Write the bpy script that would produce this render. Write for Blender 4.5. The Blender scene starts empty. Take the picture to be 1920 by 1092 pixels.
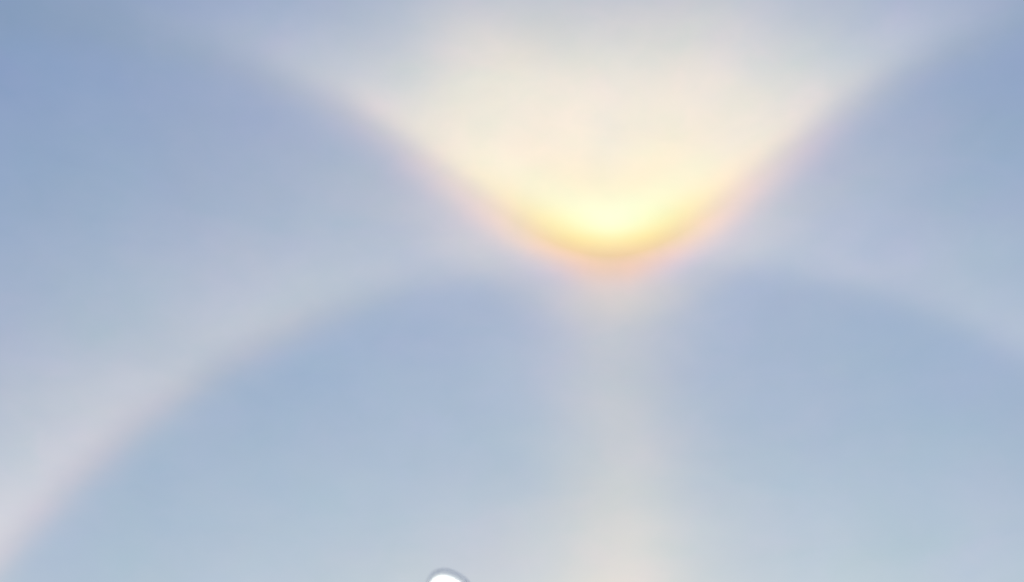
import bpy, bmesh, math, random
from mathutils import Vector, Matrix

random.seed(7)
scene = bpy.context.scene
COL = scene.collection

# ------------------------------------------------------------------ camera
CAM_POS = Vector((0.0, 0.0, 1.6))
PITCH = math.radians(33.0315)              # upward tilt of the camera
SUN_EL = math.radians(12.0)             # the sun stands below the frame
SUN_AZ = math.radians(3.5364)             # clockwise from +Y
FOCAL_PX = 3710.0                       # focal length for a 1920 px wide picture

cam = bpy.data.objects.new('camera', bpy.data.cameras.new('camera'))
COL.objects.link(cam)
cam.location = CAM_POS
cam.rotation_euler = (math.radians(90.0) + PITCH, 0.0, 0.0)
cam.data.sensor_width = 36.0
cam.data.lens = 36.0 * FOCAL_PX / 1920.0
cam.data.clip_start = 0.1
cam.data.clip_end = 120000.0
cam.data.dof.use_dof = True
cam.data.dof.focus_distance = 400.0
cam.data.dof.aperture_fstop = 2.0
scene.camera = cam

# ------------------------------------------------------------------ daylight
world = bpy.data.worlds.new('World')
scene.world = world
world.use_nodes = True
wn = world.node_tree
sky_tex = wn.nodes.new('ShaderNodeTexSky')
sky_tex.sky_type = 'NISHITA'
sky_tex.sun_disc = False
sky_tex.sun_elevation = SUN_EL
sky_tex.sun_rotation = SUN_AZ
sky_tex.air_density = 1.0
sky_tex.dust_density = 0.3
sky_tex.ozone_density = 1.0
bg = wn.nodes['Background']
bg.inputs['Strength'].default_value = 0.1
wn.links.new(sky_tex.outputs['Color'], bg.inputs['Color'])

sun_dir = Vector((math.cos(SUN_EL) * math.sin(SUN_AZ), math.cos(SUN_EL) * math.cos(SUN_AZ), math.sin(SUN_EL)))
sun = bpy.data.objects.new('sun', bpy.data.lights.new('sun', 'SUN'))
COL.objects.link(sun)
sun.data.energy = 3.0
sun.data.angle = math.radians(0.5)
sun.data.color = (1.0, 0.94, 0.84)
sun.rotation_euler = (-sun_dir).to_track_quat('-Z', 'Y').to_euler()

scene.view_settings.view_transform = 'Standard'
scene.view_settings.look = 'None'
scene.view_settings.exposure = 0.0
scene.view_settings.gamma = 1.0
scene.view_settings.use_curve_mapping = False


# ------------------------------------------------------------------ node arithmetic
class Num:
    """A number inside a node tree; arithmetic on it adds Math nodes."""
    tree = None

    def __init__(self, socket):
        self.s = socket

    @staticmethod
    def op(kind, *args):
        n = Num.tree.nodes.new('ShaderNodeMath')
        n.operation = kind
        for i, v in enumerate(args):
            if isinstance(v, Num):
                Num.tree.links.new(v.s, n.inputs[i])
            else:
                n.inputs[i].default_value = float(v)
        return Num(n.outputs[0])

    def __add__(self, o): return Num.op('ADD', self, o)
    def __radd__(self, o): return Num.op('ADD', o, self)
    def __sub__(self, o): return Num.op('SUBTRACT', self, o)
    def __rsub__(self, o): return Num.op('SUBTRACT', o, self)
    def __mul__(self, o): return Num.op('MULTIPLY', self, o)
    def __rmul__(self, o): return Num.op('MULTIPLY', o, self)
    def __truediv__(self, o): return Num.op('DIVIDE', self, o)
    def __rtruediv__(self, o): return Num.op('DIVIDE', o, self)


class NodeLib:
    exp = staticmethod(lambda x: Num.op('EXPONENT', x))
    acos = staticmethod(lambda x: Num.op('ARCCOSINE', Num.op('MINIMUM', Num.op('MAXIMUM', x, -1.0), 1.0)))
    abs = staticmethod(lambda x: Num.op('ABSOLUTE', x))
    max = staticmethod(lambda x, y: Num.op('MAXIMUM', x, y))
    clip = staticmethod(lambda x, a, b: Num.op('MINIMUM', Num.op('MAXIMUM', x, a), b))


# ------------------------------------------------------------------ sky: thin ice-cloud veil with its halo
# The veil is a closed dome 40 km out. It lets half of the Nishita daylight (and the sun) through and
# scatters the rest: 22 degree ring, upper tangent arc and pillar, all laid out by angle from the sun.
def sky_fields(dx, dy, dz, L, G, K):
    dot = lambda v: dx*v[0] + dy*v[1] + dz*v[2]
    ds = dot(G['S']); d = L.acos(ds)*57.29578
    h = L.max(dot(G['H']), 0.05)
    P = dot(G['R'])/h*3710.0; Q = dot(G['U'])/h*3710.0
    aP = L.abs(P); P2 = P*P
    sig = lambda x: 1.0/(1.0+L.exp(0.0-L.clip(x,-30.0,30.0)))
    gP = lambda w: L.exp(P2*(-1.0/(w*w)))
    gQ = lambda q, c, w: L.exp((q-c)*(q-c)*(-1.0/(w*w)))
    F = []
    add = lambda n, v: F.append((n, v))
    add('const', d*0.0+1.0)
    add('low', L.exp((0.42-L.max(dz,0.3))*6.0))
    add('wide', L.exp(d*(-K['dr'])))
    add('pillar', gP(K['pw'])*sig((Q+70.0)*-0.03))
    add('pillow', gP(K['pl'])*L.exp(d*-0.2))
    add('broad', gP(K['gr'])*L.exp(d*-0.16))
    # 22 degree halo
    e = d-K['hi']
    hb = sig(e*K['hs'])*L.exp(L.max(e,0.0)*(-K['hd']))
    lft = sig((P+500.0)*-0.006)
    dn = sig((Q+330.0)*-0.012)
    add('halo', hb); add('halo_l', hb*lft); add('halo_ld', hb*lft*dn)
    add('haloedge', gQ(e,0.2,0.55)*lft)
    # upper tangent arc
    s = Q-P2*K['qa']/(P2+K['qc']+aP*K['qw'])+P*(0.001*K['tl'])
    sc = s/(1.0+aP*(0.001*K['kk']))
    pos = L.max(sc,0.0)
    r0 = sig((sc+K['o0'])*K['w0']); r1 = sig((sc+K['o1'])*K['w1']); r2 = sig((sc+K['o2'])*K['w2'])
    add('core_r', r0*L.exp(pos*(-K['d0']))*gP(K['g0']))
    add('core_y', r1*L.exp(pos*(-K['d1']))*gP(K['g1']))
    add('core_w', r2*L.exp(pos*(-K['d2']))*gP(K['g2']))
    add('fan', r2*L.exp(pos*(-K['d3']))*gP(K['g3']))
    add('fan_w', r1*L.exp(pos*(-K['d4']))*gP(K['g4']))
    add('edge', gQ(sc,-K['oe'],K['we'])*gP(K['ge']))
    add('skirt', gQ(sc,-K['os'],K['ws'])*gP(K['gs']))
    add('arm', r1*L.exp(pos*(-K['da']))*gP(K['ga']))
    add('glow', gP(K['gg'])*gQ(Q,-40.0,90.0))
    add('glow2', gP(447.0)*gQ(Q,-20.0,200.0))
    add('band', gQ(sc,60.0,50.0)*gP(K['g1']))
    add('arm2', gQ(sc,30.0,60.0)*(1.0-gP(350.0))*gP(650.0))
    add('low_l', gQ(P,-250.0,330.0)*gQ(Q,-640.0,190.0))
    add('cap', gP(K['cw'])*sig((Q-K['cq'])*0.12)*L.exp(L.max(Q-K['cq'],0.0)*-0.014))
    add('rim', gP(K['rw'])*gQ(Q,2.0,K['rq']))
    add('lobe_l', gQ(P,-235.0,110.0)*gQ(Q,385.0,120.0))
    add('warm_low', gQ(P,20.0,150.0)*gQ(Q,-690.0,170.0))
    add('veil', gP(500.0)*gQ(Q,300.0,250.0)*r2)
    add('lobe', gP(300.0)*gQ(Q,230.0,158.0)*r1)
    return F


SHAPE = dict(qa=622.4, qc=2.3452e+05, o0=39.89, w0=0.084931, d0=0.013616, g0=171.42, o1=4, w1=0.074114, d1=0.009, g1=140.8, cq=45.3, cw=106.45, rw=117.69, rq=42.925, o2=-18.722, w2=0.092593, d2=0.0108, g2=331.94,
             d3=0.0033267, g3=348.73, d4=0.0057246, g4=878.2, oe=13.513, we=39.9, ge=300.51,
             os=84.838, ws=45.386, gs=539.9, da=0.016992, ga=1440, hd=0.21155, hs=3.5, hi=21.989, pw=131.88, pl=290.42, dr=0.025, gr=323.32, qw=120.42, kk=0.98509, gg=85, tl=0.34442)
TINT = {
    'const': (0.0308, 0.0881, 0.3507),
    'low': (0.1125, 0.0870, 0.0000),
    'wide': (0.1944, 0.2407, 0.0640),
    'pillar': (0.1173, 0.0723, 0.0000),
    'pillow': (0.1883, 0.0499, 0.0000),
    'broad': (0.2667, 0.1146, 0.0000),
    'halo': (0.1466, 0.1178, 0.0621),
    'halo_l': (0.0987, 0.0578, 0.0000),
    'halo_ld': (0.1330, 0.0593, 0.0929),
    'haloedge': (-0.0403, -0.0514, -0.0494),
    'core_r': (-0.4357, -0.2993, -0.4187),
    'core_y': (0.1032, -0.0527, -0.3974),
    'core_w': (-0.0121, -0.0864, -0.3237),
    'fan': (0.4494, 0.3083, 0.1057),
    'fan_w': (0.1472, 0.1465, 0.1652),
    'edge': (0.6509, 0.2874, 0.0549),
    'skirt': (0.0885, 0.0535, -0.0064),
    'arm': (-0.0669, -0.0662, -0.1719),
    'glow': (0.0797, 0.0371, -0.0109),
    'glow2': (0.0984, 0.0540, 0.0522),
    'band': (0.0203, 0.2007, 0.2363),
    'arm2': (0.1788, 0.1048, 0.1324),
    'low_l': (0.0550, 0.0250, 0.0040),
    'cap': (-0.0276, 0.0530, 0.1842),
    'rim': (-0.0289, -0.0061, 0.2705),
    'lobe_l': (0.0750, 0.0400, 0.0080),
    'warm_low': (0.0450, 0.0160, 0.0000),
    'veil': (0.2762, 0.2246, 0.0735),
    'lobe': (0.0815, 0.0398, 0.0391),
}
E_H = SUN_EL + math.radians(22.0)
_s, _c = math.sin(SUN_AZ), math.cos(SUN_AZ)
FRAME = dict(S=tuple(sun_dir),
             H=(math.cos(E_H) * _s, math.cos(E_H) * _c, math.sin(E_H)),
             U=(-math.sin(E_H) * _s, -math.sin(E_H) * _c, math.cos(E_H)),
             R=(_c, -_s, 0.0))
CLEAR = 0.5


def sky_material():
    m = bpy.data.materials.new('ice_cloud_veil')
    m.use_nodes = True
    nt = m.node_tree
    nt.nodes.clear()
    Num.tree = nt
    tc = nt.nodes.new('ShaderNodeTexCoord')
    nrm = nt.nodes.new('ShaderNodeVectorMath'); nrm.operation = 'NORMALIZE'
    nt.links.new(tc.outputs['Object'], nrm.inputs[0])
    sep = nt.nodes.new('ShaderNodeSeparateXYZ')
    nt.links.new(nrm.outputs[0], sep.inputs[0])
    dx, dy, dz = (Num(sep.outputs[i]) for i in range(3))
    acc = None
    for name, field in sky_fields(dx, dy, dz, NodeLib, FRAME, SHAPE):
        col = TINT[name]
        v = nt.nodes.new('ShaderNodeVectorMath')
        v.operation = 'MULTIPLY_ADD'
        nt.links.new(field.s, v.inputs[0])
        v.inputs[1].default_value = col
        if acc is None:
            v.inputs[2].default_value = (0, 0, 0)
        else:
            nt.links.new(acc, v.inputs[2])
        acc = v.outputs[0]
    # uneven thickness of the veil: broad soft patches and faint drawn-out wisps
    def veil_noise(scale, stretch, detail, distort, gain):
        mp = nt.nodes.new('ShaderNodeMapping')
        mp.inputs['Rotation'].default_value = (0.35, 0.55, 0.2)
        mp.inputs['Scale'].default_value = stretch
        nt.links.new(nrm.outputs[0], mp.inputs['Vector'])
        no = nt.nodes.new('ShaderNodeTexNoise')
        no.inputs['Scale'].default_value = scale
        no.inputs['Detail'].default_value = detail
        no.inputs['Roughness'].default_value = 0.5
        no.inputs['Distortion'].default_value = distort
        nt.links.new(mp.outputs[0], no.inputs['Vector'])
        r = nt.nodes.new('ShaderNodeVectorMath'); r.operation = 'MULTIPLY_ADD'
        nt.links.new(no.outputs['Color'], r.inputs[0])
        r.inputs[1].default_value = gain
        r.inputs[2].default_value = tuple(1.0 - 0.5 * g for g in gain)
        w = nt.nodes.new('ShaderNodeVectorMath'); w.operation = 'MULTIPLY_ADD'
        nt.links.new(no.outputs['Fac'], w.inputs[0])
        w.inputs[1].default_value = gain
        w.inputs[2].default_value = tuple(1.0 - 0.5 * g for g in gain)
        p = nt.nodes.new('ShaderNodeVectorMath'); p.operation = 'MULTIPLY'
        nt.links.new(r.outputs[0], p.inputs[0]); nt.links.new(w.outputs[0], p.inputs[1])
        return p.outputs[0]

    patches = veil_noise(22.0, (1.0, 1.0, 1.0), 1.0, 0.3, (0.10, 0.07, 0.07))
    wisps = veil_noise(13.0, (1.0, 0.6, 2.6), 4.0, 0.9, (0.10, 0.075, 0.06))
    flecks = veil_noise(80.0, (1.0, 0.8, 1.3), 2.0, 0.4, (0.045, 0.03, 0.035))
    mulf = nt.nodes.new('ShaderNodeVectorMath'); mulf.operation = 'MULTIPLY'
    nt.links.new(patches, mulf.inputs[0]); nt.links.new(flecks, mulf.inputs[1])
    mul0 = nt.nodes.new('ShaderNodeVectorMath'); mul0.operation = 'MULTIPLY'
    nt.links.new(mulf.outputs[0], mul0.inputs[0]); nt.links.new(wisps, mul0.inputs[1])
    mul = nt.nodes.new('ShaderNodeVectorMath'); mul.operation = 'MULTIPLY'
    nt.links.new(acc, mul.inputs[0]); nt.links.new(mul0.outputs[0], mul.inputs[1])
    mx = nt.nodes.new('ShaderNodeVectorMath'); mx.operation = 'MAXIMUM'
    nt.links.new(mul.outputs[0], mx.inputs[0]); mx.inputs[1].default_value = (0.0, 0.0, 0.0)
    em = nt.nodes.new('ShaderNodeEmission')
    nt.links.new(mx.outputs[0], em.inputs['Color'])
    tr = nt.nodes.new('ShaderNodeBsdfTransparent')
    tr.inputs['Color'].default_value = (CLEAR, CLEAR, CLEAR, 1.0)
    ad = nt.nodes.new('ShaderNodeAddShader')
    nt.links.new(em.outputs[0], ad.inputs[0]); nt.links.new(tr.outputs[0], ad.inputs[1])
    out = nt.nodes.new('ShaderNodeOutputMaterial')
    nt.links.new(ad.outputs[0], out.inputs['Surface'])
    m.cycles.emission_sampling = 'NONE'
    return m


def link_mesh(name, bm, mat, parent=None, smooth=True):
    me = bpy.data.meshes.new(name)
    bmesh.ops.recalc_face_normals(bm, faces=bm.faces[:])
    bm.to_mesh(me)
    bm.free()
    if smooth:
        for p in me.polygons:
            p.use_smooth = True
    me.materials.append(mat)
    o = bpy.data.objects.new(name, me)
    COL.objects.link(o)
    if parent:
        o.parent = parent
    return o


bm = bmesh.new()
bmesh.ops.create_uvsphere(bm, u_segments=96, v_segments=48, radius=40000.0)
sky = link_mesh('sky', bm, sky_material())
sky.location = CAM_POS
sky['kind'] = 'structure'
sky['label'] = 'pale blue hazy sky with a bright halo arc and faint sun pillar'


# ------------------------------------------------------------------ materials
def principled(name, color, rough=0.5, metal=0.0, var=0.12, scale=30.0, bump=0.0):
    m = bpy.data.materials.new(name)
    m.use_nodes = True
    nt = m.node_tree
    b = nt.nodes['Principled BSDF']
    b.inputs['Roughness'].default_value = rough
    b.inputs['Metallic'].default_value = metal
    tc = nt.nodes.new('ShaderNodeTexCoord')
    no = nt.nodes.new('ShaderNodeTexNoise')
    no.inputs['Scale'].default_value = scale
    no.inputs['Detail'].default_value = 6.0
    nt.links.new(tc.outputs['Object'], no.inputs['Vector'])
    cr = nt.nodes.new('ShaderNodeValToRGB')
    cr.color_ramp.elements[0].position = 0.3
    cr.color_ramp.elements[1].position = 0.7
    cr.color_ramp.elements[0].color = tuple(c * (1 - var) for c in color) + (1,)
    cr.color_ramp.elements[1].color = tuple(min(1, c * (1 + var)) for c in color) + (1,)
    nt.links.new(no.outputs['Fac'], cr.inputs['Fac'])
    nt.links.new(cr.outputs['Color'], b.inputs['Base Color'])
    if bump:
        bu = nt.nodes.new('ShaderNodeBump')
        bu.inputs['Strength'].default_value = bump
        nt.links.new(no.outputs['Fac'], bu.inputs['Height'])
        nt.links.new(bu.outputs['Normal'], b.inputs['Normal'])
    return m


SNOW = principled('snowy_ground', (0.72, 0.74, 0.78), 0.8, 0, 0.06, 0.4, 0.3)
GREY = principled('grey_lamp_metal', (0.82, 0.81, 0.75), 0.5, 0.0, 0.08, 40.0)
LENS = bpy.data.materials.new('lit_lamp_glass')
LENS.use_nodes = True
lb = LENS.node_tree.nodes['Principled BSDF']
lb.inputs['Base Color'].default_value = (0.85, 0.87, 0.87, 1)
lb.inputs['Roughness'].default_value = 0.3
lb.inputs['Emission Color'].default_value = (0.95, 1.0, 1.0, 1)
lb.inputs['Emission Strength'].default_value = 1.3

# ------------------------------------------------------------------ ground, out to the foot of the sky
bm = bmesh.new()
rings = [0.0, 4, 9, 16, 30, 60, 140, 400, 1500, 6000, 20000, 39500]
prev = None
for r in rings:
    if r == 0:
        cur = [bm.verts.new((0, 0, 0))]
    else:
        n = 48
        amp = min(0.12, 0.004 * r) if r < 6000 else 0.0
        cur = [bm.verts.new((r * math.cos(2 * math.pi * i / n), r * math.sin(2 * math.pi * i / n),
                             random.uniform(-amp, amp))) for i in range(n)]
    if prev:
        for i in range(len(cur)):
            j = (i + 1) % len(cur)
            if len(prev) == 1:
                bm.faces.new((prev[0], cur[i], cur[j]))
            else:
                bm.faces.new((prev[i], cur[i], cur[j], prev[j]))
    prev = cur
ground = link_mesh('ground', bm, SNOW)
ground['kind'] = 'structure'


# ------------------------------------------------------------------ street lamp whose lit head just shows
def view_ray(x, y):
    """direction of the photograph's pixel (1920 x 1092) from the camera"""
    fw = Vector((0, math.cos(PITCH), math.sin(PITCH)))
    up = Vector((0, -math.sin(PITCH), math.cos(PITCH)))
    return (Vector((1, 0, 0)) * ((x - 960) / FOCAL_PX) + up * ((546 - y) / FOCAL_PX) + fw).normalized()


HEAD_DIST = 13.0
head_pos = CAM_POS + view_ray(844, 1106) * HEAD_DIST
lamp = bpy.data.objects.new('street_lamp', None)
COL.objects.link(lamp)
foot = Vector((head_pos.x + 0.10, head_pos.y + 0.62, 0.0))
lamp.location = foot
lamp['label'] = 'glowing white lamp head with a rounded grey rim, peeping up at the bottom edge'
lamp['category'] = 'street lamp'

# head axes: n points out of the glass, towards the street and a little down
n_ax = (CAM_POS + Vector((-1.2, 0, -0.6)) - head_pos).normalized()
r_ax = n_ax.cross(Vector((0, 0, 1))).normalized() * -1.0
u_ax = n_ax.cross(r_ax).normalized()
if u_ax.z < 0: u_ax = -u_ax
if r_ax.x < 0: r_ax = -r_ax
M = HEAD_DIST / FOCAL_PX               # metres per photo pixel at the head


def outline(k, a, b, cx, cy, tilt, depth, expo=2.3, seg=40):
    pts = []
    for i in range(seg):
        t = 2 * math.pi * i / seg
        c, s = math.cos(t), math.sin(t)
        x = math.copysign(abs(c) ** (2 / expo), c) * a * k
        y = math.copysign(abs(s) ** (2 / expo), s) * b * k
        xr = x * math.cos(tilt) - y * math.sin(tilt) + cx
        yr = x * math.sin(tilt) + y * math.cos(tilt) + cy
        pts.append(head_pos - foot + r_ax * (xr * M) + u_ax * (yr * M) + n_ax * depth)
    return pts


def loft(bm, loops, cap_first=False, cap_last=False):
    vs = [[bm.verts.new(p) for p in L] for L in loops]
    for A, B in zip(vs, vs[1:]):
        for i in range(len(A)):
            j = (i + 1) % len(A)
            bm.faces.new((A[i], A[j], B[j], B[i]))
    if cap_first: bm.faces.new(vs[0])
    if cap_last: bm.faces.new(vs[-1])


HA, HB, HT = 45.0, 33.0, math.radians(-32)     # hood half sizes and slant, photo pixels
LX, LY = -5.0, -7.0                            # the glass sits a little low in the hood
bm = bmesh.new()
hood = [outline(0.30, HA, HB, 0, 0, HT, -0.21), outline(0.55, HA, HB, 0, 0, HT, -0.20),
        outline(0.80, HA, HB, 0, 0, HT, -0.15), outline(0.94, HA, HB, 0, 0, HT, -0.09),
        outline(1.0, HA, HB, 0, 0, HT, -0.02), outline(1.0, HA, HB, 0, 0, HT, 0.012),
        outline(0.985, HA, HB, 0, 0, HT, 0.016), outline(0.965, HA, HB, 0, 0, HT, 0.012),
        outline(0.82, HA, HB, LX, LY, HT, -0.055), outline(0.81, HA, HB, LX, LY, HT, -0.08)]
loft(bm, hood, cap_first=True)
link_mesh('hood', bm, GREY, lamp)

bm = bmesh.new()
lens = [outline(0.806, HA, HB, LX, LY, HT, -0.07), outline(0.79, HA, HB, LX, LY, HT, -0.052),
        outline(0.66, HA, HB, LX, LY, HT, -0.040), outline(0.44, HA, HB, LX, LY, HT, -0.032),
        outline(0.20, HA, HB, LX, LY, HT, -0.028)]
loft(bm, lens, cap_last=True)
link_mesh('lens', bm, LENS, lamp)


def tube(bm, pts, radii, seg=20):
    loops = []
    for i, p in enumerate(pts):
        d = (pts[min(i + 1, len(pts) - 1)] - pts[max(i - 1, 0)]).normalized()
        a = d.orthogonal().normalized()
        if i and abs(a.dot(pa)) < 0.999:
            a = (pa - d * pa.dot(d)).normalized()
        pa = a
        b = d.cross(a)
        loops.append([p + (a * math.cos(2 * math.pi * k / seg) + b * math.sin(2 * math.pi * k / seg)) * radii[i]
                      for k in range(seg)])
    loft(bm, loops, True, True)


top_z = head_pos.z - 0.62
bm = bmesh.new()
tube(bm, [Vector((0, 0, -0.2)), Vector((0, 0, 0.35)), Vector((0, 0, 0.40)), Vector((0, 0, 3.0)), Vector((0, 0, top_z))],
     [0.11, 0.11, 0.075, 0.065, 0.05])
link_mesh('pole', bm, GREY, lamp)
bm = bmesh.new()
back = head_pos - foot - n_ax * 0.195
p0 = Vector((0, 0, top_z - 0.10))
tube(bm, [p0, Vector((0, 0, top_z + 0.15)), Vector((0, -0.04, top_z + 0.30)), (back + Vector((0, 0, top_z + 0.38))) * 0.5 + Vector((0, 0, 0.02)), back - n_ax * 0.06, back],
     [0.038, 0.036, 0.034, 0.032, 0.03, 0.03])
link_mesh('arm', bm, GREY, lamp)
bm = bmesh.new()
tube(bm, [Vector((0, 0, 0.0)), Vector((0, 0, 0.02)), Vector((0, 0, 0.021))], [0.2, 0.2, 0.12], 28)
link_mesh('base_plate', bm, GREY, lamp)
